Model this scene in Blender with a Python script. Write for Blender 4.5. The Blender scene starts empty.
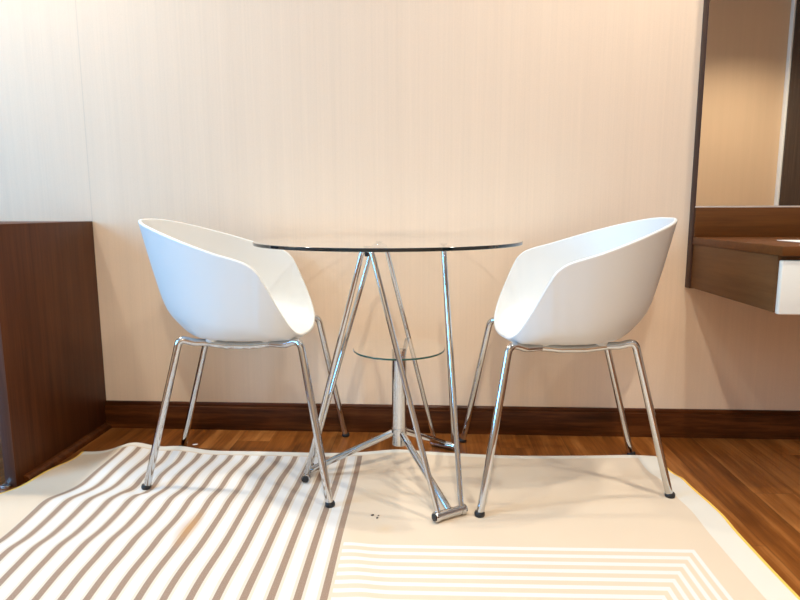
import bpy, bmesh, math, random
from mathutils import Vector, Matrix
random.seed(7)
scn = bpy.context.scene
COL = scn.collection
PI = math.pi
D = 2.1794           # back wall plane
H = 0.8255           # eye height

# ------------------------------------------------------------------ materials
def new_mat(name):
    m = bpy.data.materials.new(name); m.use_nodes = True
    nt = m.node_tree
    for n in list(nt.nodes): nt.nodes.remove(n)
    out = nt.nodes.new('ShaderNodeOutputMaterial')
    return m, nt, out

def principled(name, col, rough=.5, metal=0., spec=.5, coat=0., noise=None, bump=None):
    """noise=(scale xyz, amount) varies the colour, bump=(scale xyz, strength)"""
    m, nt, out = new_mat(name)
    b = nt.nodes.new('ShaderNodeBsdfPrincipled')
    b.inputs['Base Color'].default_value = (*col, 1)
    b.inputs['Roughness'].default_value = rough
    b.inputs['Metallic'].default_value = metal
    b.inputs['Specular IOR Level'].default_value = spec
    b.inputs['Coat Weight'].default_value = coat
    nt.links.new(b.outputs[0], out.inputs[0])
    if noise or bump:
        tc = nt.nodes.new('ShaderNodeTexCoord')
    if noise:
        mp = nt.nodes.new('ShaderNodeMapping'); mp.inputs['Scale'].default_value = noise[0]
        nz = nt.nodes.new('ShaderNodeTexNoise'); nz.inputs['Scale'].default_value = 1; nz.inputs['Detail'].default_value = 5
        mx = nt.nodes.new('ShaderNodeMix'); mx.data_type = 'RGBA'
        a = noise[1]
        mx.inputs[6].default_value = (*[c*(1-a) for c in col], 1)
        mx.inputs[7].default_value = (*[min(1, c*(1+a)) for c in col], 1)
        nt.links.new(tc.outputs['Object'], mp.inputs[0]); nt.links.new(mp.outputs[0], nz.inputs[0])
        nt.links.new(nz.outputs['Fac'], mx.inputs[0]); nt.links.new(mx.outputs[2], b.inputs['Base Color'])
    if bump:
        mp = nt.nodes.new('ShaderNodeMapping'); mp.inputs['Scale'].default_value = bump[0]
        nz = nt.nodes.new('ShaderNodeTexNoise'); nz.inputs['Scale'].default_value = 1; nz.inputs['Detail'].default_value = 3
        bp = nt.nodes.new('ShaderNodeBump'); bp.inputs['Strength'].default_value = bump[1]; bp.inputs['Distance'].default_value = .002
        nt.links.new(tc.outputs['Object'], mp.inputs[0]); nt.links.new(mp.outputs[0], nz.inputs[0])
        nt.links.new(nz.outputs['Fac'], bp.inputs['Height']); nt.links.new(bp.outputs[0], b.inputs['Normal'])
    return m

def math_node(nt, op, a, b=None, c=None):
    n = nt.nodes.new('ShaderNodeMath'); n.operation = op
    for i, v in enumerate((a, b, c)):
        if v is None: continue
        if isinstance(v, (int, float)): n.inputs[i].default_value = v
        else: nt.links.new(v, n.inputs[i])
    return n.outputs[0]

def mix_col(nt, fac, a, b):
    n = nt.nodes.new('ShaderNodeMix'); n.data_type = 'RGBA'
    for i, v in ((0, fac), (6, a), (7, b)):
        if isinstance(v, tuple): n.inputs[i].default_value = (*v, 1)
        elif isinstance(v, (int, float)): n.inputs[i].default_value = v
        else: nt.links.new(v, n.inputs[i])
    return n.outputs[2]

def noise_node(nt, vec, scale, detail=4, rough=.55):
    mp = nt.nodes.new('ShaderNodeMapping'); mp.inputs['Scale'].default_value = scale
    nt.links.new(vec, mp.inputs[0])
    nz = nt.nodes.new('ShaderNodeTexNoise'); nz.inputs['Scale'].default_value = 1
    nz.inputs['Detail'].default_value = detail; nz.inputs['Roughness'].default_value = rough
    nt.links.new(mp.outputs[0], nz.inputs[0])
    return nz.outputs['Fac']

def wood(name, dark, mid, light, scale, rough=.35, coat=.0, spec=.5):
    m, nt, out = new_mat(name)
    tc = nt.nodes.new('ShaderNodeTexCoord')
    f1 = noise_node(nt, tc.outputs['Object'], scale, 6, .6)
    f2 = noise_node(nt, tc.outputs['Object'], tuple(s*5 for s in scale), 3, .6)
    f = math_node(nt, 'ADD', math_node(nt, 'MULTIPLY', f1, .7), math_node(nt, 'MULTIPLY', f2, .3))
    r = nt.nodes.new('ShaderNodeValToRGB')
    r.color_ramp.elements[0].position = .34; r.color_ramp.elements[0].color = (*dark, 1)
    r.color_ramp.elements[1].position = .68; r.color_ramp.elements[1].color = (*light, 1)
    e = r.color_ramp.elements.new(.5); e.color = (*mid, 1)
    nt.links.new(f, r.inputs[0])
    b = nt.nodes.new('ShaderNodeBsdfPrincipled'); b.inputs['Roughness'].default_value = rough
    b.inputs['Coat Weight'].default_value = coat; b.inputs['Coat Roughness'].default_value = .2
    b.inputs['Specular IOR Level'].default_value = spec
    nt.links.new(r.outputs[0], b.inputs['Base Color']); nt.links.new(b.outputs[0], out.inputs[0])
    return m

def floor_material():
    m, nt, out = new_mat('laminate_planks')
    tc = nt.nodes.new('ShaderNodeTexCoord'); sp = nt.nodes.new('ShaderNodeSeparateXYZ')
    nt.links.new(tc.outputs['Object'], sp.inputs[0])
    W, L = .118, 1.18
    xs = math_node(nt, 'DIVIDE', math_node(nt, 'ADD', sp.outputs[0], 10.03), W)
    row = math_node(nt, 'FLOOR', xs)
    fx = math_node(nt, 'FRACT', xs)
    off = math_node(nt, 'MULTIPLY', math_node(nt, 'FRACT', math_node(nt, 'MULTIPLY', row, .377)), L)
    ys = math_node(nt, 'DIVIDE', math_node(nt, 'ADD', math_node(nt, 'ADD', sp.outputs[1], 10.0), off), L)
    cy = math_node(nt, 'FLOOR', ys); fy = math_node(nt, 'FRACT', ys)
    cmb = nt.nodes.new('ShaderNodeCombineXYZ'); nt.links.new(row, cmb.inputs[0]); nt.links.new(cy, cmb.inputs[1])
    wn = nt.nodes.new('ShaderNodeTexWhiteNoise'); wn.noise_dimensions = '3D'; nt.links.new(cmb.outputs[0], wn.inputs['Vector'])
    addv = nt.nodes.new('ShaderNodeVectorMath'); addv.operation = 'ADD'
    sc = nt.nodes.new('ShaderNodeVectorMath'); sc.operation = 'SCALE'; sc.inputs['Scale'].default_value = 7.
    nt.links.new(wn.outputs['Color'], sc.inputs[0])
    nt.links.new(tc.outputs['Object'], addv.inputs[0]); nt.links.new(sc.outputs[0], addv.inputs[1])
    g1 = noise_node(nt, addv.outputs[0], (26, 2.0, 5), 6, .62)
    g2 = noise_node(nt, addv.outputs[0], (130, 5, 5), 3, .6)
    g = math_node(nt, 'ADD', math_node(nt, 'MULTIPLY', g1, .72), math_node(nt, 'MULTIPLY', g2, .28))
    g = math_node(nt, 'ADD', g, math_node(nt, 'MULTIPLY', math_node(nt, 'SUBTRACT', wn.outputs['Value'], .5), .14))
    r = nt.nodes.new('ShaderNodeValToRGB'); el = r.color_ramp.elements
    el[0].position = .3; el[0].color = (.085, .022, .003, 1)
    el[1].position = .72; el[1].color = (.40, .155, .040, 1)
    e = el.new(.5); e.color = (.22, .068, .012, 1)
    nt.links.new(g, r.inputs[0])
    gx = math_node(nt, 'LESS_THAN', math_node(nt, 'MINIMUM', fx, math_node(nt, 'SUBTRACT', 1., fx)), .009)
    gy = math_node(nt, 'LESS_THAN', math_node(nt, 'MINIMUM', fy, math_node(nt, 'SUBTRACT', 1., fy)), .0009)
    gap = math_node(nt, 'MULTIPLY', math_node(nt, 'MAXIMUM', gx, gy), .55)
    c = mix_col(nt, gap, r.outputs[0], (.03, .011, .005))
    b = nt.nodes.new('ShaderNodeBsdfPrincipled'); b.inputs['Roughness'].default_value = .36
    b.inputs['Specular IOR Level'].default_value = .25
    nt.links.new(c, b.inputs['Base Color']); nt.links.new(b.outputs[0], out.inputs[0])
    return m

def wallpaper_material(name, base):
    m, nt, out = new_mat(name)
    tc = nt.nodes.new('ShaderNodeTexCoord')
    f1 = noise_node(nt, tc.outputs['Object'], (170, 170, 1.6), 4, .65)
    f2 = noise_node(nt, tc.outputs['Object'], (24, 24, .35), 3, .5)
    f3 = noise_node(nt, tc.outputs['Object'], (300, 300, 300), 2, .5)
    f = math_node(nt, 'ADD', math_node(nt, 'MULTIPLY', f1, .40), math_node(nt, 'MULTIPLY', f2, .25))
    f = math_node(nt, 'ADD', f, math_node(nt, 'MULTIPLY', f3, .35))
    lo = tuple(c*.955 for c in base); hi = tuple(min(.95, c*1.035) for c in base)
    r = nt.nodes.new('ShaderNodeValToRGB')
    r.color_ramp.elements[0].position = .36; r.color_ramp.elements[0].color = (*lo, 1)
    r.color_ramp.elements[1].position = .64; r.color_ramp.elements[1].color = (*hi, 1)
    nt.links.new(f, r.inputs[0])
    # butt joints of the paper strips, one of them above the desk end
    sp = nt.nodes.new('ShaderNodeSeparateXYZ'); nt.links.new(tc.outputs['Object'], sp.inputs[0])
    u = math_node(nt, 'FRACT', math_node(nt, 'DIVIDE', math_node(nt, 'ADD', sp.outputs[0], 1.2580+10*3.), 3.))
    ln = math_node(nt, 'LESS_THAN', math_node(nt, 'MINIMUM', u, math_node(nt, 'SUBTRACT', 1., u)), .0006)
    c = mix_col(nt, math_node(nt, 'MULTIPLY', ln, .22), r.outputs[0], tuple(c*.55 for c in base))
    b = nt.nodes.new('ShaderNodeBsdfPrincipled'); b.inputs['Roughness'].default_value = .6
    b.inputs['Specular IOR Level'].default_value = .3
    bp = nt.nodes.new('ShaderNodeBump'); bp.inputs['Strength'].default_value = .18; bp.inputs['Distance'].default_value = .001
    nt.links.new(f1, bp.inputs['Height']); nt.links.new(bp.outputs[0], b.inputs['Normal'])
    nt.links.new(c, b.inputs['Base Color']); nt.links.new(b.outputs[0], out.inputs[0])
    return m

RUG_X0, RUG_X1, RUG_Y0, RUG_Y1 = -1.262, .785, .40, 1.945
RUG_ROT, RUG_PIV = .022, 1.4
def rug_material():
    m, nt, out = new_mat('woven_rug')
    uv = nt.nodes.new('ShaderNodeUVMap'); uv.uv_map = 'plan'      # flat lay-out of the weave in metres
    sp = nt.nodes.new('ShaderNodeSeparateXYZ'); nt.links.new(uv.outputs[0], sp.inputs[0])
    x, y = sp.outputs[0], sp.outputs[1]
    def between(v, a, b):
        return math_node(nt, 'MULTIPLY', math_node(nt, 'GREATER_THAN', v, a), math_node(nt, 'LESS_THAN', v, b))
    cream = (.69, .555, .415); white = (.69, .655, .62); beige = (.62, .495, .37)
    # striped field
    S = .0561
    f = math_node(nt, 'FRACT', math_node(nt, 'DIVIDE', math_node(nt, 'ADD', x, 1.0765+S/2), S))
    d = math_node(nt, 'MULTIPLY', math_node(nt, 'ABSOLUTE', math_node(nt, 'SUBTRACT', f, .5)), S)
    c_st = mix_col(nt, math_node(nt, 'LESS_THAN', d, .0155), white, (.64, .545, .44))
    stain = nt.nodes.new('ShaderNodeVectorMath'); stain.operation = 'DISTANCE'
    mp = nt.nodes.new('ShaderNodeMapping'); mp.inputs['Scale'].default_value = (1.7, .55, 1)
    nt.links.new(uv.outputs[0], mp.inputs[0]); nt.links.new(mp.outputs[0], stain.inputs[0])
    stain.inputs[1].default_value = (-.632*1.7, 1.441*.55, 0)
    stv = math_node(nt, 'MULTIPLY', math_node(nt, 'MAXIMUM', math_node(nt, 'SUBTRACT', 1., math_node(nt, 'DIVIDE', stain.outputs['Value'], .055)), 0.), .75)
    speck = noise_node(nt, uv.outputs[0], (420, 420, 1), 2, .6)
    brown_v = mix_col(nt, speck, (.20, .12, .08), (.40, .285, .21))
    c_st = mix_col(nt, math_node(nt, 'LESS_THAN', d, .0082), c_st, brown_v)
    in_st = math_node(nt, 'MULTIPLY', between(x, -1.086, -.2265), math_node(nt, 'LESS_THAN', y, RUG_Y1-.028))
    # nested square lines
    u = math_node(nt, 'DIVIDE', math_node(nt, 'SUBTRACT',   .6385, x), .0235)
    v = math_node(nt, 'DIVIDE', math_node(nt, 'SUBTRACT', 1.391, y), .0302)
    k = math_node(nt, 'MINIMUM', u, v)
    line = math_node(nt, 'LESS_THAN', math_node(nt, 'FRACT', k), .46)
    in_sq = math_node(nt, 'MULTIPLY', math_node(nt, 'GREATER_THAN', x, -.2195), math_node(nt, 'GREATER_THAN', k, 0.))
    blot = noise_node(nt, uv.outputs[0], (3, 3, 1), 3, .5)
    base = mix_col(nt, blot, beige, cream)
    c = mix_col(nt, math_node(nt, 'MULTIPLY', line, in_sq), base, white)
    # white border
    bd = math_node(nt, 'MAXIMUM', math_node(nt, 'GREATER_THAN', x, .709), math_node(nt, 'GREATER_THAN', y, RUG_Y1-.022))
    c = mix_col(nt, bd, c, (.69, .64, .56))
    c = mix_col(nt, in_st, c, c_st)
    # rusty stain, tan patch
    c = mix_col(nt, stv, c, (.48, .24, .08))
    st2 = nt.nodes.new('ShaderNodeVectorMath'); st2.operation = 'DISTANCE'; nt.links.new(uv.outputs[0], st2.inputs[0])
    st2.inputs[1].default_value = (-.123, 1.466, 0)
    c = mix_col(nt, math_node(nt, 'MULTIPLY', math_node(nt, 'MAXIMUM', math_node(nt, 'SUBTRACT', 1., math_node(nt, 'DIVIDE', st2.outputs['Value'], .032)), 0.), .5), c, (.66, .47, .27))
    # yellow bound edge
    ed = math_node(nt, 'MAXIMUM', math_node(nt, 'LESS_THAN', x, RUG_X0+.009), math_node(nt, 'GREATER_THAN', x, RUG_X1-.008))
    c = mix_col(nt, ed, c, (.80, .50, .10))
    # weave
    wx = noise_node(nt, uv.outputs[0], (60, 700, 1), 2, .5); wy = noise_node(nt, uv.outputs[0], (700, 60, 1), 2, .5)
    wv = math_node(nt, 'ADD', wx, wy)
    fac = math_node(nt, 'MULTIPLY', math_node(nt, 'ABSOLUTE', math_node(nt, 'SUBTRACT', wv, 1.)), .35)
    c = mix_col(nt, fac, c, (.62, .52, .42))
    b = nt.nodes.new('ShaderNodeBsdfPrincipled'); b.inputs['Roughness'].default_value = .85
    b.inputs['Specular IOR Level'].default_value = .15
    bp = nt.nodes.new('ShaderNodeBump'); bp.inputs['Strength'].default_value = .25; bp.inputs['Distance'].default_value = .001
    nt.links.new(wv, bp.inputs['Height']); nt.links.new(bp.outputs[0], b.inputs['Normal'])
    nt.links.new(c, b.inputs['Base Color']); nt.links.new(b.outputs[0], out.inputs[0])
    return m

def sheet_glass(name, tint):
    """plain sheet glass: straight-through tinted light plus mirror reflection at grazing angles"""
    m, nt, out = new_mat(name)
    tr = nt.nodes.new('ShaderNodeBsdfTransparent'); tr.inputs[0].default_value = (*tint, 1)
    gl = nt.nodes.new('ShaderNodeBsdfGlossy'); gl.inputs['Color'].default_value = (1, 1, 1, 1); gl.inputs['Roughness'].default_value = .0
    fr = nt.nodes.new('ShaderNodeFresnel'); fr.inputs['IOR'].default_value = 1.5
    mx = nt.nodes.new('ShaderNodeMixShader')
    # reflection of a whole sheet: 2F/(1+F), taken once where light enters it
    geo = nt.nodes.new('ShaderNodeNewGeometry')
    F = fr.outputs[0]
    tot = math_node(nt, 'DIVIDE', math_node(nt, 'MULTIPLY', F, 2.), math_node(nt, 'ADD', F, 1.))
    n = math_node(nt, 'MULTIPLY', tot, math_node(nt, 'SUBTRACT', 1., geo.outputs['Backfacing']))
    nt.links.new(n, mx.inputs[0]); nt.links.new(tr.outputs[0], mx.inputs[1]); nt.links.new(gl.outputs[0], mx.inputs[2])
    nt.links.new(mx.outputs[0], out.inputs[0])
    return m

def cut_edge(name, col, rough):
    """polished cut edge of a glass sheet: dark outside, clear when met from inside the sheet"""
    m, nt, out = new_mat(name)
    b = nt.nodes.new('ShaderNodeBsdfPrincipled'); b.inputs['Base Color'].default_value = (*col, 1)
    b.inputs['Roughness'].default_value = rough; b.inputs['Specular IOR Level'].default_value = .8
    tr = nt.nodes.new('ShaderNodeBsdfTransparent'); tr.inputs[0].default_value = (.97, .99, .98, 1)
    geo = nt.nodes.new('ShaderNodeNewGeometry'); mx = nt.nodes.new('ShaderNodeMixShader')
    nt.links.new(geo.outputs['Backfacing'], mx.inputs[0]); nt.links.new(b.outputs[0], mx.inputs[1]); nt.links.new(tr.outputs[0], mx.inputs[2])
    nt.links.new(mx.outputs[0], out.inputs[0])
    return m

M = {}
M['paper'] = wallpaper_material('wallpaper', (.85, .65, .475))
M['paper_rear'] = wallpaper_material('wallpaper_rear', (.68, .475, .30))
M['floor'] = floor_material()
M['ceiling'] = principled('ceiling_paint', (.80, .77, .72), .8)
M['skirting'] = wood('skirting_wood', (.03, .007, .001), (.07, .017, .003), (.15, .045, .010), (2.2, 30, 30), .35, 0, .22)
M['desk'] = wood('desk_veneer', (.052, .0145, .004), (.078, .0225, .0065), (.11, .034, .010), (38, 38, 1.3), .42, 0, .22)
M['desk_edge'] = wood('desk_edge_veneer', (.05, .022, .016), (.08, .036, .026), (.12, .055, .04), (38, 38, 1.3), .4)
M['dresser'] = wood('dresser_veneer', (.085, .026, .004), (.115, .036, .006), (.15, .05, .009), (1.5, 26, 30), .45, 0, .25)
M['dresser_side'] = wood('dresser_side_veneer', (.105, .042, .012), (.13, .056, .018), (.165, .075, .026), (3, 2.2, 34), .5, 0, .25)
M['panel_edge'] = wood('dark_panel_veneer', (.05, .022, .014), (.065, .03, .02), (.085, .04, .027), (30, 30, 1.5), .45, 0, .25)
M['mirror'] = principled('mirror_silver', (.90, .86, .78), .012, 1.)
M['rail'] = principled('pale_metal_strip', (.75, .70, .64), .3, .6)
M['drawer'] = principled('white_lacquer', (.82, .78, .68), .3)
M['wardrobe'] = wood('wardrobe_veneer', (.04, .022, .013), (.07, .042, .026), (.11, .068, .043), (60, 60, 1.2), .5)
M['white_trim'] = principled('white_trim_paint', (.9, .88, .82), .4)
M['plastic'] = principled('white_plastic', (.735, .74, .73), .36, 0, .5, bump=((500, 500, 500), .04))
M['chrome'] = principled('chrome', (.60, .61, .62), .08, 1.)
M['dull_metal'] = principled('dull_steel', (.62, .62, .60), .2, 1.)
M['rubber'] = principled('black_rubber', (.012, .012, .013), .5)
M['rug'] = rug_material()
M['glass'] = sheet_glass('table_glass', (.985, .99, .985))
M['glass_edge'] = cut_edge('glass_edge', (.004, .012, .016), .05)
M['shelf_edge'] = cut_edge('shelf_glass_edge', (.03, .09, .075), .08)
M['window_glass'] = sheet_glass('window_glass', (.97, .98, 1.))
M['frame'] = principled('window_frame_paint', (.7, .7, .7), .4)
M['note'] = principled('white_card', (.88, .86, .82), .5)
M['crumb'] = principled('dark_crumb', (.05, .035, .025), .8)

# ------------------------------------------------------------------ mesh helpers
def link_mesh(name, bm, mats, parent=None, smooth=True, loc=None, sharp=None):
    me = bpy.data.meshes.new(name)
    bmesh.ops.recalc_face_normals(bm, faces=bm.faces[:])
    bm.to_mesh(me); bm.free()
    if not isinstance(mats, (list, tuple)): mats = [mats]
    for m in mats: me.materials.append(m)
    if smooth:
        for p in me.polygons: p.use_smooth = True
        if sharp: me.set_sharp_from_angle(angle=math.radians(sharp))
    o = bpy.data.objects.new(name, me); COL.objects.link(o)
    if parent is not None: o.parent = parent
    if loc is not None: o.location = loc
    return o

def box_bm(bm, lo, hi, bevel=0., seg=2, mi=0):
    lo, hi = Vector(lo), Vector(hi)
    r = bmesh.ops.create_cube(bm, size=1)
    vs = r['verts']
    for v in vs: v.co = Vector([(lo[i]+hi[i])/2 + v.co[i]*(hi[i]-lo[i]) for i in range(3)])
    fs = set(f for v in vs for f in v.link_faces)
    for f in fs: f.material_index = mi
    if bevel:
        es = list(set(e for v in vs for e in v.link_edges))
        bmesh.ops.bevel(bm, geom=es, offset=bevel, segments=seg, profile=.5, affect='EDGES')
    return bm

def box(name, lo, hi, mat, parent=None, bevel=0., seg=2):
    bm = box_bm(bmesh.new(), lo, hi, bevel, seg)
    return link_mesh(name, bm, mat, parent, smooth=bevel > 0, sharp=40)

def fillet(pts, rad, n=7):
    pts = [Vector(p) for p in pts]; out = [pts[0]]
    for i in range(1, len(pts)-1):
        a, b, c = pts[i-1], pts[i], pts[i+1]
        r = rad[i-1] if isinstance(rad, (list, tuple)) else rad
        u = (a-b); v = (c-b); lu, lv = u.length, v.length; u.normalize(); v.normalize()
        ang = u.angle(v)
        if ang > PI-.02 or r <= 0: out.append(b); continue
        t = min(r/math.tan(ang/2), lu*.49, lv*.49)
        p0, p1 = b+u*t, b+v*t
        for k in range(n+1):
            s = k/n
            out.append(p0*(1-s)**2 + b*2*s*(1-s) + p1*s*s)
    out.append(pts[-1])
    return out

def tube_bm(bm, pts, r, n=18, cap=True):
    pts = [Vector(p) for p in pts]
    T = [(pts[min(i+1, len(pts)-1)]-pts[max(i-1, 0)]).normalized() for i in range(len(pts))]
    ref = Vector((0, 0, 1)) if abs(T[0].z) < .9 else Vector((1, 0, 0))
    N = (ref - T[0]*ref.dot(T[0])).normalized()
    rings = []
    for i, p in enumerate(pts):
        if i:
            N = (N - T[i]*N.dot(T[i])).normalized()
        B = T[i].cross(N)
        rr = r[i] if isinstance(r, (list, tuple)) else r
        rings.append([bm.verts.new(p + (N*math.cos(2*PI*k/n) + B*math.sin(2*PI*k/n))*rr) for k in range(n)])
    for a, b in zip(rings, rings[1:]):
        for k in range(n): bm.faces.new((a[k], a[(k+1) % n], b[(k+1) % n], b[k]))
    if cap:
        bm.faces.new(rings[0][::-1]); bm.faces.new(rings[-1])
    return bm

def tube(name, pts, r, mat, parent=None, n=18):
    return link_mesh(name, tube_bm(bmesh.new(), pts, r, n), mat, parent, sharp=50)

def lathe(name, prof, mat, parent=None, n=48, loc=None, axis=None, mat_of=None):
    """prof: (radius, z) list, closed at the axis where radius is 0"""
    bm = bmesh.new(); rings = []
    for r, z in prof:
        if r < 1e-6: rings.append([bm.verts.new((0, 0, z))])
        else: rings.append([bm.verts.new((r*math.cos(2*PI*k/n), r*math.sin(2*PI*k/n), z)) for k in range(n)])
    for i, (a, b) in enumerate(zip(rings, rings[1:])):
        for k in range(n):
            k2 = (k+1) % n
            if len(a) == 1 and len(b) == 1: continue
            if len(a) == 1: f = bm.faces.new((a[0], b[k2], b[k]))
            elif len(b) == 1: f = bm.faces.new((a[k], a[k2], b[0]))
            else: f = bm.faces.new((a[k], a[k2], b[k2], b[k]))
            if mat_of: f.material_index = mat_of[i]
    if axis is not None:
        q = Vector((0, 0, 1)).rotation_difference(Vector(axis).normalized())
        bmesh.ops.rotate(bm, verts=bm.verts[:], cent=(0, 0, 0), matrix=q.to_matrix())
    if loc is not None: bmesh.ops.translate(bm, verts=bm.verts[:], vec=Vector(loc))
    return link_mesh(name, bm, mat, parent, sharp=35)

def tag(o, label=None, cat=None, group=None, kind=None):
    if label: o['label'] = label
    if cat: o['category'] = cat
    if group: o['group'] = group
    if kind: o['kind'] = kind
    return o

def empty(name, loc, rz=0., **k):
    o = bpy.data.objects.new(name, None); COL.objects.link(o)
    o.location = loc; o.rotation_euler = (0, 0, rz); o.empty_display_size = .1
    return tag(o, **k)

# ------------------------------------------------------------------ room shell
XL, XR, YR, ZC = -3.0, 4.3, -1.5, 2.74
WY0, WY1, WZ0, WZ1 = -.95, 1.35, .55, 2.2       # window opening in the left wall
def struct(name, parts, mat, label):
    bm = bmesh.new()
    for lo, hi in parts: box_bm(bm, lo, hi)
    return tag(link_mesh(name, bm, mat, smooth=False), label, None, None, 'structure')
struct('floor', [((XL-.1, YR-.1, -.1), (XR+.1, D+.1, 0))], M['floor'], 'reddish brown wood laminate floor')
struct('ceiling', [((XL-.1, YR-.1, ZC), (XR+.1, D+.1, ZC+.1))], M['ceiling'], 'pale ceiling')
struct('wall_back', [((XL-.1, D, 0), (XR+.1, D+.1, ZC))], M['paper'], 'pinkish beige papered wall behind the table')
struct('wall_front', [((XL-.1, YR-.1, 0), (XR+.1, YR, ZC))], M['paper_rear'], 'tan papered wall seen only in the mirror')
struct('wall_right', [((XR, YR, 0), (XR+.1, D, ZC))], M['paper'], 'beige papered wall')
struct('wall_left', [((XL-.1, YR, 0), (XL, WY0, ZC)), ((XL-.1, WY1, 0), (XL, D, ZC)),
                     ((XL-.1, WY0, 0), (XL, WY1, WZ0)), ((XL-.1, WY0, WZ1), (XL, WY1, ZC))], M['paper'], 'beige papered wall with window')
win = empty('window_1', (XL-.05, (WY0+WY1)/2, WZ0), label='daylight window', kind='structure')
bm = bmesh.new()
hy = (WY1-WY0)/2
for lo, hi in (((-.03, -hy, 0), (.03, -hy+.05, WZ1-WZ0)), ((-.03, hy-.05, 0), (.03, hy, WZ1-WZ0)), ((-.03, -hy, 0), (.03, hy, .05)),
               ((-.03, -hy, WZ1-WZ0-.05), (.03, hy, WZ1-WZ0)), ((-.03, -.025, 0), (.03, .025, WZ1-WZ0))):
    box_bm(bm, lo, hi)
link_mesh('window_frame', bm, M['frame'], win, smooth=False)
box('pane', (-.004, -hy+.05, .05), (.004, hy-.05, WZ1-WZ0-.05), M['window_glass'], win)

# skirting board with a moulded top edge, stepped so its top catches the light
def skirting(name, x0, x1):
    prof = [(0, 0), (-.016, 0), (-.016, .086), (-.0155, .0885), (-.010, .0905), (-.010, .0985), (-.007, .1035), (0, .1045)]
    bm = bmesh.new()
    a = [bm.verts.new((x0, D+y, z)) for y, z in prof]; b = [bm.verts.new((x1, D+y, z)) for y, z in prof]
    for i in range(len(prof)-1): bm.faces.new((a[i], a[i+1], b[i+1], b[i]))
    bm.faces.new(a); bm.faces.new(b[::-1])
    return tag(link_mesh(name, bm, M['skirting'], smooth=True, sharp=30), 'dark wood skirting board along the papered wall', None, None, 'structure')
skirting('baseboard_back', -1.2566, XR)

# ------------------------------------------------------------------ desk on the left
PX = -1.2566; PY = 1.660; PH = .790; PT = .036
desk = empty('desk', (PX-.5, (PY+D)/2, 0), label='dark wood desk end panel against the wall left of the chairs', cat='desk')
def dbox(n, lo, hi, mat, bev=.0015, par=None):
    o = box(n, lo, hi, mat, None, bev)
    par = par or desk
    o.parent = par
    base = desk.location
    o.data.transform(Matrix.Translation(-base))
    return o
dbox('side_panel', (PX-PT, PY, 0), (PX, D-.001, PH), M['desk'])
dbox('side_panel', (-2.45, PY, 0), (-2.45+PT, D-.001, PH), M['desk'])
dbox('desk_top', (-2.45+PT, PY-.0, PH-.035), (PX-PT, D-.001, PH), M['desk'])
dbox('modesty_panel', (-2.45+PT, D-.05, .12), (PX-PT, D-.03, PH-.035), M['desk_edge'])
dbox('edge_band', (PX-PT+.001, PY-.0025, .0), (PX-.001, PY, PH-.001), M['desk_edge'], .0008)
# quarter round moulding at the foot of the panel
bm = bmesh.new()
pr = [(0, 0), (.022, 0)] + [(.022*math.cos(a), .022*math.sin(a)) for a in (PI/8, PI/4, 3*PI/8)] + [(0, .022)]
ya, yb = PY+.03, D-.017
a = [bm.verts.new((PX+x, ya, z)) for x, z in pr]; b = [bm.verts.new((PX+x, yb, z)) for x, z in pr]
for i in range(len(pr)): bm.faces.new((a[i], a[(i+1) % len(pr)], b[(i+1) % len(pr)], b[i]))
bm.faces.new(a[::-1]); bm.faces.new(b)
bmesh.ops.translate(bm, verts=bm.verts[:], vec=-Vector(desk.location))
link_mesh('base_moulding', bm, M['skirting'], desk, sharp=60)
dbox('foot_plate', (PX-PT-.004, PY-.02, .001), (PX-.012, PY-.003, .012), M['dull_metal'], .002)

# ------------------------------------------------------------------ wall-hung dresser with mirror on the right
CX = .8908; CY = 1.608; CR = 2.3
dr = empty('wall_hung_dresser', ((CX+CR)/2, D, .56), label='wall-hung brown dressing table with white drawer and tall mirror', cat='dresser')
def rbox(n, lo, hi, mat, bev=.0015, par=None):
    o = box(n, lo, hi, mat, None, bev); o.parent = par or dr
    o.data.transform(Matrix.Translation(-Vector(dr.location)))
    return o
rbox('back_panel', (CX, D-.034, .553), (CR, D-.001, 2.2), M['panel_edge'], .001)
rbox('splashback', (CX+.004, D-.044, .732), (CR, D-.034, .832), M['dresser'], .001)
rbox('counter_top', (CX+.002, CY-.008, .706), (CR, D-.034, .732), M['dresser'], .003)
rbox('side_panel', (CX+.006, CY+.018, .556), (CX+.03, D-.034, .706), M['dresser_side'], .001)
rbox('carcass', (CX+.03, CY+.02, .558), (CR, D-.034, .706), M['dresser'], .001)
d1 = rbox('drawer', (CX+.010, CY, .553), (1.62, CY+.018, .694), M['drawer'], .003)
d2 = rbox('drawer', (1.624, CY, .553), (CR, CY+.018, .694), M['drawer'], .003)
mir = rbox('mirror', (CX+.003, D-.039, .838), (CR, D-.0345, 2.17), M['mirror'], .0)
rbox('mirror_rail', (CX+.003, D-.043, .832), (CR, D-.034, .8375), M['rail'], .0006)

# white card lying on the counter
bm = bmesh.new(); box_bm(bm, (0, 0, 0), (.10, .12, .002), .0006, 1)
nt_ = link_mesh('paper_card', bm, M['note'], None, smooth=False, loc=(1.035, 1.77, .7321))
tag(nt_, 'white card lying flat on the brown dressing table top', 'card')

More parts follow.
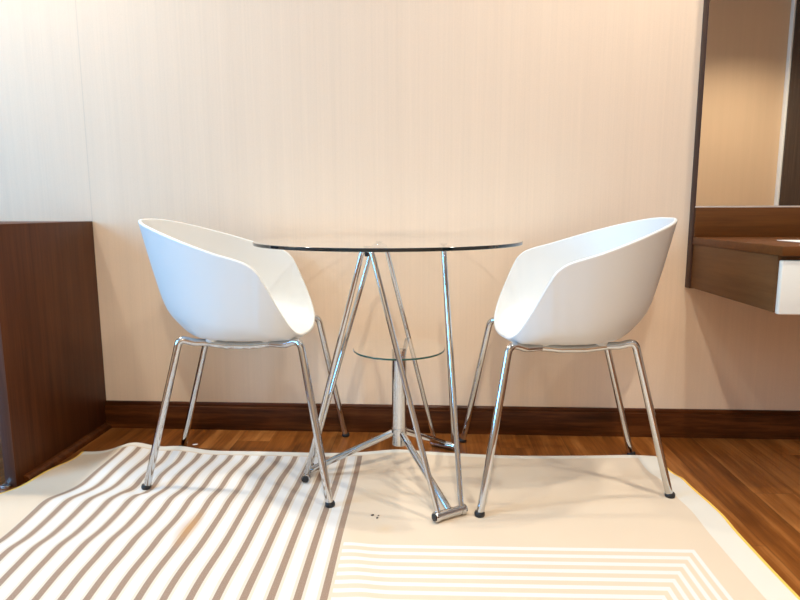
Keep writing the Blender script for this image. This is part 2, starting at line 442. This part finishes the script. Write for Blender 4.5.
# ------------------------------------------------------------------ wardrobe at the other end of the room (seen in the mirror)
wd = empty('wardrobe', (3.4, -1.2, 0), label='dark brown grained wardrobe with white edge, reflected in the mirror', cat='wardrobe')
WX = 3.115
def wbox(n, lo, hi, mat, bev=.002):
    o = box(n, lo, hi, mat, None, bev); o.parent = wd
    o.data.transform(Matrix.Translation(-Vector(wd.location))); return o
wbox('body', (WX+.012, YR+.001, 0), (4.25, YR+.05, 2.72), M['wardrobe'])
wbox('edge_strip', (WX-.004, YR+.001, 0), (WX+.012, YR+.055, 2.72), M['white_trim'])
wbox('door', (WX+.014, YR+.05, .06), (3.68, YR+.068, 2.70), M['wardrobe'])
wbox('door', (3.69, YR+.05, .06), (4.24, YR+.068, 2.70), M['wardrobe'])

# ------------------------------------------------------------------ rug
def smoothstep(a, b, x):
    if a > b: return 1-smoothstep(b, a, x)
    t = max(0., min(1., (x-a)/(b-a))); return t*t*(3-2*t)
def gauss(d, s): return math.exp(-(d/s)**2)
def rug_z(x, y):
    z = .0045
    # curled far edge, higher near the left end
    z += .009*smoothstep(1.86, RUG_Y1, y)*(.75+.25*math.sin(x*9+1))
    z += .030*gauss(x+1.02, .075)*smoothstep(1.65, 1.92, y)
    z += .010*gauss(x+.12, .10)*smoothstep(1.78, 1.92, y)
    # long soft ripples
    z += .0030*(1+math.sin(23*(y+.35*x)+3*math.sin(3.1*x)))*smoothstep(-.25, -.6, x)*smoothstep(1.9, 1.7, y)*(.4+.6*math.sin(4*x+2*y)**2)
    z += .018*gauss(x+.87, .08)*smoothstep(1.82, 1.93, y) + .006*gauss(x-.66, .10)*smoothstep(1.84, 1.94, y)
    z += .0045*(1+math.sin(6.2*(y-1.05) + 2.1*math.sin(2.2*x+.6)))*smoothstep(-.1, -.5, x)*(1-smoothstep(1.8, 2., y)*.6)
    z += .006*gauss((y-1.58)-.12*(x+.7), .05)*smoothstep(-.45, -.7, x)
    z += .006*gauss((y-1.36)-.25*(x+.8), .05)*smoothstep(-.5, -.72, x)
    z += .004*gauss(x+.17+.05*math.sin(5*y), .04)*smoothstep(1.55, 1.40, y)
    z += .005*gauss(y-1.76-.10*(x-.4), .03)*smoothstep(.2, .35, x)
    z += .002*gauss(y-1.62-.10*(x-.4), .04)*smoothstep(.1, .35, x)
    return z
# legs stand on the flat cloth: flatten it round each foot
FEET = []
def rug_height(x, y):
    z = rug_z(x, y)
    for fx, fy, fr in FEET:
        d = math.hypot(x-fx, y-fy)
        w = 1-smoothstep(fr, fr+.06, d)
        z = z*(1-w)+.0045*w
    return z
def edge_x1(y): return RUG_X1 + .003*math.sin(9*y) + .006*gauss(y-1.57, .06) - .024*smoothstep(1.70, 1.945, y)
def edge_x0(y): return RUG_X0 + .040*smoothstep(1.56, 1.70, y) + .034*smoothstep(1.68, 1.90, y)
def edge_y1(x): return RUG_Y1 + .010*gauss(x+.10, .2) - .008*gauss(x-.25, .15) - .014*smoothstep(.5, .78, x) - .012*smoothstep(-1.05, -1.18, x)
def build_rug():
    nx, ny = 230, 180
    bm = bmesh.new(); top = []; uvs = {}
    lay = bm.loops.layers.uv.new('plan')
    for j in range(ny+1):
        row = []
        for i in range(nx+1):
            s, t = i/nx, j/ny
            ux = RUG_X0 + s*(RUG_X1-RUG_X0); uy = RUG_Y0 + t*(RUG_Y1-RUG_Y0)
            x = ux + (edge_x0(uy)-RUG_X0)*(1-s)**4 + (edge_x1(uy)-RUG_X1)*s**4
            y = uy + (edge_y1(ux)-RUG_Y1)*t**8
            # the cloth is pulled a little out of line by its ripples
            x += .006*math.sin(11*y+4*x)*smoothstep(-.3, -.6, ux)*(1-s)**0 * (s*(1-s)*4)**.5
            x, y = x - RUG_ROT*(y-RUG_PIV), y + RUG_ROT*x
            v = bm.verts.new((x, y, rug_height(x, y))); uvs[v] = (ux, uy); row.append(v)
        top.append(row)
    for j in range(ny):
        for i in range(nx):
            bm.faces.new((top[j][i], top[j][i+1], top[j+1][i+1], top[j+1][i]))
    low = {}
    rim = [top[0][i] for i in range(nx+1)] + [top[j][nx] for j in range(1, ny+1)] + [top[ny][i] for i in range(nx-1, -1, -1)] + [top[j][0] for j in range(ny-1, 0, -1)]
    for v in rim:
        w = bm.verts.new((v.co.x, v.co.y, max(.0005, v.co.z-.0045))); low[v] = w; uvs[w] = uvs[v]
    for a, b in zip(rim, rim[1:]+rim[:1]): bm.faces.new((a, low[a], low[b], b))
    for f in bm.faces:
        for l in f.loops: l[lay].uv = uvs[l.vert]
    o = link_mesh('rug', bm, M['rug'], None, sharp=60)
    return tag(o, 'cream woven rug with brown stripes and nested white lines under the chairs', 'rug')

# ------------------------------------------------------------------ chairs
TR = .0108
ZR = .0045   # rug thickness under a foot
FRONT_FOOT, REAR_FOOT = (.281, .271), (-.281, .1545)
FRONT_TOP, REAR_TOP = (.198, .197, .466), (-.158, .150, .461)
RIM = [(-.297, 0, .797), (-.287, .072, .796), (-.253, .138, .786), (-.193, .195, .768), (-.110, .243, .741), (-.018, .270, .711),
       (.058, .279, .689), (.090, .279, .670), (.112, .276, .640), (.148, .257, .564), (.175, .225, .505), (.191, .168, .472), (.199, .090, .460), (.202, 0, .456)]
BASE = [(-.135, 0, .456), (-.133, .032, .456), (-.125, .064, .456), (-.108, .094, .455), (-.078, .120, .454), (-.040, .136, .454),
        (.000, .142, .454), (.032, .142, .454), (.060, .139, .454), (.094, .132, .454), (.122, .115, .454), (.142, .084, .454), (.152, .045, .454), (.155, 0, .454)]
def catmull(P, t):
    n = len(P); i = int(math.floor(t)) ; f = t-i
    p = [Vector(P[(i+k-1) % n]) for k in range(4)]
    return .5*((2*p[1]) + (p[2]-p[0])*f + (2*p[0]-5*p[1]+4*p[2]-p[3])*f*f + (3*p[1]-p[0]-3*p[2]+p[3])*f**3)
def spline(P, t):
    """open Catmull-Rom through 2-D points, t in 0..1"""
    n = len(P)-1; u = t*n; i = min(n-1, int(u)); f = u-i
    p = [P[max(0, i-1)], P[i], P[i+1], P[min(n, i+2)]]
    return [.5*(2*p[1][k] + (p[2][k]-p[0][k])*f + (2*p[0][k]-5*p[1][k]+4*p[2][k]-p[3][k])*f*f + (3*p[1][k]-p[0][k]-3*p[2][k]+p[3][k])*f**3) for k in (0, 1)]
PROF_BACK = [(0, 0), (.20, .42), (.385, .735), (.62, .90), (.82, .985), (1, 1)]
PROF_SIDE = [(0, 0), (.10, .42), (.24, .746), (.46, .90), (.72, .98), (1, 1)]
def shell_mesh():
    """the outer skin, row 0 at the rim, then inwards under the seat"""
    def loop(h): return h + [(x, -y, z) for x, y, z in h[-2:0:-1]]
    R, B = loop(RIM), loop(BASE)
    n = 128; rows = 26; L = len(R); TH = .0095
    P = []
    for k in range(n):
        t = L*k/n
        p0, p3 = catmull(R, t), catmull(B, t)
        back = smooth01((-p0.x+.02)/.26)
        col = []
        for j in range(rows+1):
            s = j/rows
            if j == 0: s = 0
            fb, gb = spline(PROF_BACK, s); fs, gs = spline(PROF_SIDE, s)
            f, g = fb*back+fs*(1-back), gb*back+gs*(1-back)
            col.append(Vector((p0.x+(p3.x-p0.x)*f, p0.y+(p3.y-p0.y)*f, p0.z+(p3.z-p0.z)*g)))
        col.insert(1, col[0].lerp(col[1], .10))
        c0 = Vector((.01, 0, .454))
        for q in (.75, .5, .25): col.append(c0.lerp(p3, q))
        P.append(col)
    m = len(P[0]); centre = Vector((.01, 0, .454))
    # normals of the outer skin (pointing out of the tub)
    N = []
    for k in range(n):
        row = []
        for j in range(m):
            du = P[(k+1) % n][j]-P[k-1][j]; dv = P[k][min(j+1, m-1)]-P[k][max(j-1, 0)]
            v = du.cross(dv); v.normalize(); row.append(v)
        N.append(row)
    if N[0][3].x > 0: N = [[-v for v in row] for row in N]
    bm = bmesh.new(); G = []
    for k in range(n):
        o, i0 = P[k][0], P[k][0]-N[k][0]*TH
        mid = (o+i0)/2; up = (P[k][0]-P[k][2]); up -= N[k][0]*up.dot(N[k][0]); up.normalize()
        line = [P[k][j] for j in range(m-1, -1, -1)]
        for a in (PI/6, PI/3, PI/2, 2*PI/3, 5*PI/6):
            line.append(mid + N[k][0]*(TH/2)*math.cos(a) + up*(TH/2)*math.sin(a))
        line += [P[k][j]-N[k][j]*TH for j in range(m)]
        G.append([bm.verts.new(p) for p in line])
    for k in range(n):
        a, b = G[k], G[(k+1) % n]
        for j in range(len(a)-1): bm.faces.new((a[j], b[j], b[j+1], a[j+1]))
    c0 = bm.verts.new(centre); c1 = bm.verts.new(centre + Vector((0, 0, TH)))
    for k in range(n):
        bm.faces.new((c0, G[(k+1) % n][0], G[k][0])); bm.faces.new((c1, G[k][-1], G[(k+1) % n][-1]))
    return bm
def smooth01(t):
    t = max(0., min(1., t)); return t*t*(3-2*t)
def make_chair(loc, rz, label):
    ch = empty('tub_chair', loc, rz, label=label, cat='chair', group='white tub chairs at the glass table')
    bm = shell_mesh()      # moulded shell with real thickness and a rounded rim
    link_mesh('seat_shell', bm, M['plastic'], ch)
    for sy in (1, -1):
        for nm, ft, tp, ins, fz in (('f', FRONT_FOOT, FRONT_TOP, (.098, .130, .441), 0), ('r', REAR_FOOT, REAR_TOP, (-.088, .120, .442), 0)):
            on_rug = (nm, sy) in ch_rug[label]
            z0 = ZR if on_rug else 0.
            foot = Vector((ft[0], ft[1]*sy, z0)); top = Vector((tp[0], tp[1]*sy, tp[2])); ins = Vector((ins[0], ins[1]*sy, ins[2]))
            axis = (top-foot).normalized()
            mid = Vector((ins.x+(top.x-ins.x)*.5, (ins.y*.45+top.y*.55), ins.z+.005))
            leg = tube('leg', fillet([foot+axis*.010, top, mid, ins], [.026, .05]), TR, M['chrome'], ch)
            lathe('foot_cap', [(0, 0), (.0125, 0), (.0142, .003), (.0142, .009), (.0122, .013), (0, .0135)], M['rubber'], leg, 24, loc=foot+Vector((0, 0, .0002)), axis=(0, 0, 1))
        tube('seat_rail', fillet([(.102, .1305*sy, .4415), (.04, .125*sy, .434), (-.03, .121*sy, .434), (-.092, .1205*sy, .4425)], .05), TR*1.02, M['chrome'], ch)
        for x in (.088, -.075):
            lathe('mounting_pad', [(0, 0), (.016, 0), (.018, .003), (.018, .010), (0, .012)], M['plastic'], ch, 20, loc=(x, (.122 if x > 0 else .117)*sy, .445))
    for x in (.04, -.03):
        tube('cross_bar', [(x, -.121, .434), (x, .121, .434)], .009, M['chrome'], ch)
    return ch

LABEL_L = 'white tub chair on chrome legs left of the glass table, on the brown stripes'
LABEL_R = 'white tub chair on chrome legs right of the glass table, beside the dressing table'
ch_rug = {LABEL_L: {('f', -1), ('r', -1)}, LABEL_R: {('f', 1), ('r', 1)}}
CH_L = ((-.5842, 1.8320, 0), .0627); CH_R = ((.3989, 1.8264, 0), 3.1797)
def to_world(ch, p):
    (x, y, z), r = ch; c, s = math.cos(r), math.sin(r)
    return (x+c*p[0]-s*p[1], y+s*p[0]+c*p[1])
for ch, sy in ((CH_L, -1), (CH_R, 1)):
    for ft in (FRONT_FOOT, REAR_FOOT):
        FEET.append((*to_world(ch, (ft[0], ft[1]*sy)), .016))
# ------------------------------------------------------------------ table
TX, TY = -.1027, 1.7739; PHI = -1.0036; RF = .2847; GZ0, GZ1 = .7305, .7395
FR = .0125
def table_pt(ang, r, z): return Vector((r*math.cos(ang), r*math.sin(ang), z))
for k in (0, 2):
    a = PHI+k*2*PI/3; c = table_pt(a, RF, 0); t = Vector((-math.sin(a), math.cos(a), 0))
    for q in (-.05, -.025, 0, .025, .05): FEET.append((TX+c.x+t.x*q, TY+c.y+t.y*q, .016))
tb = empty('glass_table', (TX, TY, 0), label='round glass table on bent chrome legs between the two white chairs', cat='table')
def foot_z(k): return (ZR if k in (0, 2) else 0.) + FR*1.17
FOOT_OFF = (Vector((-.003, -.006, 0)), Vector((.012, -.004, 0)), Vector((0, 0, 0)))
ARCH_OFF = (Vector((-.006, 0, 0)), Vector((.006, 0, 0)), Vector((-.004, 0, 0)))
FL = .049
ends = {}
for k in range(3):
    a = PHI+k*2*PI/3; t = Vector((-math.sin(a), math.cos(a), 0))
    c = table_pt(a, RF, foot_z(k)+.0004) + FOOT_OFF[k]
    ends[k] = (c-t*(FL-.012), c+t*(FL-.012), c, t)
    bar = tube('foot_bar', [c-t*FL, c+t*FL], FR, M['chrome'], tb, 24)
    for s in (-1, 1):
        # dark plug in a raised collar at each end
        lathe('collar', [(FR*.55, 0), (FR*1.12, 0), (FR*1.14, .002), (FR*1.14, .013), (FR*1.1, .015), (FR*.55, .015), (FR*.55, 0)], M['chrome'], bar, 24, loc=c+t*s*(FL-.015), axis=t*s)
        lathe('end_plug', [(0, .0), (FR*.8, 0), (FR*.8, .0035), (FR*.6, .0045), (0, .0045)], M['rubber'], bar, 20, loc=c+t*s*(FL-.0005), axis=t*s)
    # strut from the post
    p0 = table_pt(a, .020, .150); p1 = c + Vector((0, 0, .006)) - table_pt(a, .004, 0)
    tube('strut', [p0, p0+(p1-p0)*.5, p1], .0098, M['chrome'], tb)
# three bent legs, each an inverted V between two feet
for k in range(3):
    k2 = (k+1) % 3
    am = PHI + (k+.5)*2*PI/3 - math.radians(3)
    t = Vector((-math.sin(am), math.cos(am), 0))
    e0, e1 = ends[k][1] + Vector((0, 0, .006)), ends[k2][0] + Vector((0, 0, .006))
    top = table_pt(am, .142, GZ0-.0125) + Vector((-.004, 0, 0)) + ARCH_OFF[k]
    hw = (.018, .021, .015)[k]
    a0, a1 = top - t*hw, top + t*hw
    tube('bent_leg', fillet([e0, a0, a1, e1], .026, 9), .0077, M['chrome'], tb)
    lathe('support_pad', [(0, 0), (.007, 0), (.010, .0015), (.010, .004), (0, .004)], M['rubber'], tb, 20, loc=top+Vector((0, 0, .0075)))
    # clamp screw below the pad
    sc = top - table_pt(am, 1., 0).normalized()*-.0105 + Vector((0, 0, -.010))
    lathe('clamp_screw', [(0, 0), (.0055, 0), (.0065, .002), (.0065, .012), (0, .012)], M['rubber'], tb, 14, loc=top+Vector((0, 0, -.017)))
# post with a collar
post = lathe('centre_post', [(0, .112), (.0205, .112), (.022, .114), (.022, .162), (.0228, .163), (.0228, .166), (.022, .167), (.022, .4105), (0, .4105)], M['chrome'], tb, 40)
GB = .0012
def disc(name, r, z0, z1, mats, n=128, loc=(0, 0, 0)):
    return lathe(name, [(0, z0), (r-GB, z0), (r, z0+GB), (r, z1-GB), (r-GB, z1), (0, z1)], mats, tb, n, loc=loc, mat_of=[0, 1, 1, 1, 0])
disc('glass_shelf', .1379, .4107, .4163, [M['glass'], M['shelf_edge']])
disc('glass_top', .3883, GZ0, GZ1, [M['glass'], M['glass_edge']], 160, loc=(-.0304, .0024, 0))

make_chair(*CH_L, LABEL_L)
make_chair(*CH_R, LABEL_R)
build_rug()

# ------------------------------------------------------------------ small fleck and crumbs
def flake(name, x, y, z, s, mat, label, cat, group=None, flat=.3):
    bm = bmesh.new(); bmesh.ops.create_icosphere(bm, subdivisions=2, radius=s)
    for v in bm.verts:
        v.co = Vector((v.co.x*(1+.5*random.random()), v.co.y*(.6+.4*random.random()), v.co.z*flat))
    zmin = min(v.co.z for v in bm.verts)
    o = link_mesh(name, bm, mat, None, loc=(x, y, z-zmin+.0002)); o.rotation_euler.z = random.random()*3
    return tag(o, label, cat, group)
flake('white_fleck', -.846, 2.012, 0, .0075, M['note'], 'tiny white scrap on the wood floor by the skirting board', 'fleck', flat=.12)  # flattened white fleck on the floor
for i, (x, y) in enumerate(((-.162, 1.532), (-.148, 1.518), (-.146, 1.531))):
    flake('crumb', x, y, rug_height(x, y), (.0042, .0032, .0024)[i], M['crumb'], 'tiny dark crumb on the cream rug in front of the glass table', 'crumb', 'crumbs on the rug')

# ------------------------------------------------------------------ lights
def area(name, loc, size, power, col, rot=(0, 0, 0), shape='DISK', sy=None, spread=PI):
    l = bpy.data.lights.new(name, 'AREA'); l.energy = power; l.color = col; l.shape = shape; l.size = size
    if sy: l.size_y = sy
    l.spread = spread
    o = bpy.data.objects.new(name, l); COL.objects.link(o); o.location = loc; o.rotation_euler = rot
    return o
def spot(name, loc, target, power, col, cone, blend=.6, rad=.04):
    l = bpy.data.lights.new(name, 'SPOT'); l.energy = power; l.color = col; l.spot_size = math.radians(cone); l.spot_blend = blend; l.shadow_soft_size = rad
    o = bpy.data.objects.new(name, l); COL.objects.link(o); o.location = loc
    o.rotation_euler = (Vector(target)-Vector(loc)).to_track_quat('-Z', 'Y').to_euler()
    return o
WARM = (1., .95, .84)
DAY = (.17, .56, 1.)
spot('ceiling_lamp', (.05, -.8, ZC-.03), (.05, -.75, 0), 178, WARM, 128, .6, .045)
area('ceiling_lamp_table', (-.55, 1.0, ZC-.03), .10, 9, WARM)
area('ceiling_lamp_table', (.80, 1.0, ZC-.03), .10, 22, WARM)
spot('downlight_dresser', (1.1, 1.75, ZC-.03), (1.05, 1.78, 0), 60, WARM, 140, .9, .04)
spot('downlight_desk', (-1.75, 1.88, ZC-.03), (-1.75, 1.95, 0), 140, WARM, 125, .9, .05)
spot('ceiling_lamp_far', (2.6, -.5, ZC-.03), (2.6, -.45, 0), 135, WARM, 130, .7, .05)
area('daylight', (XL-.14, (WY0+WY1)/2, (WZ0+WZ1)/2), WY1-WY0-.1, 168, DAY, rot=(0, -PI/2, 0), shape='RECTANGLE', sy=WZ1-WZ0-.1)
w = bpy.data.worlds.new('World'); scn.world = w; w.use_nodes = True
w.node_tree.nodes['Background'].inputs[0].default_value = (*DAY, 1)
w.node_tree.nodes['Background'].inputs[1].default_value = 1.45

# ------------------------------------------------------------------ camera
cd = bpy.data.cameras.new('Camera'); cam = bpy.data.objects.new('Camera', cd); COL.objects.link(cam)
cd.sensor_fit = 'HORIZONTAL'; cd.sensor_width = 36; cd.lens = 603.41/800*36; cd.clip_start = .02
cam.matrix_world = Matrix.Translation((0, 0, H)) @ Matrix.Rotation(.05578, 4, 'Z') @ Matrix.Rotation(PI/2-.14732, 4, 'X') @ Matrix.Rotation(-.00309, 4, 'Z')
scn.camera = cam
scn.view_settings.view_transform = 'Standard'; scn.view_settings.look = 'None'
scn.view_settings.gamma = 1; scn.view_settings.exposure = 0.0
scn.view_settings.use_curve_mapping = False
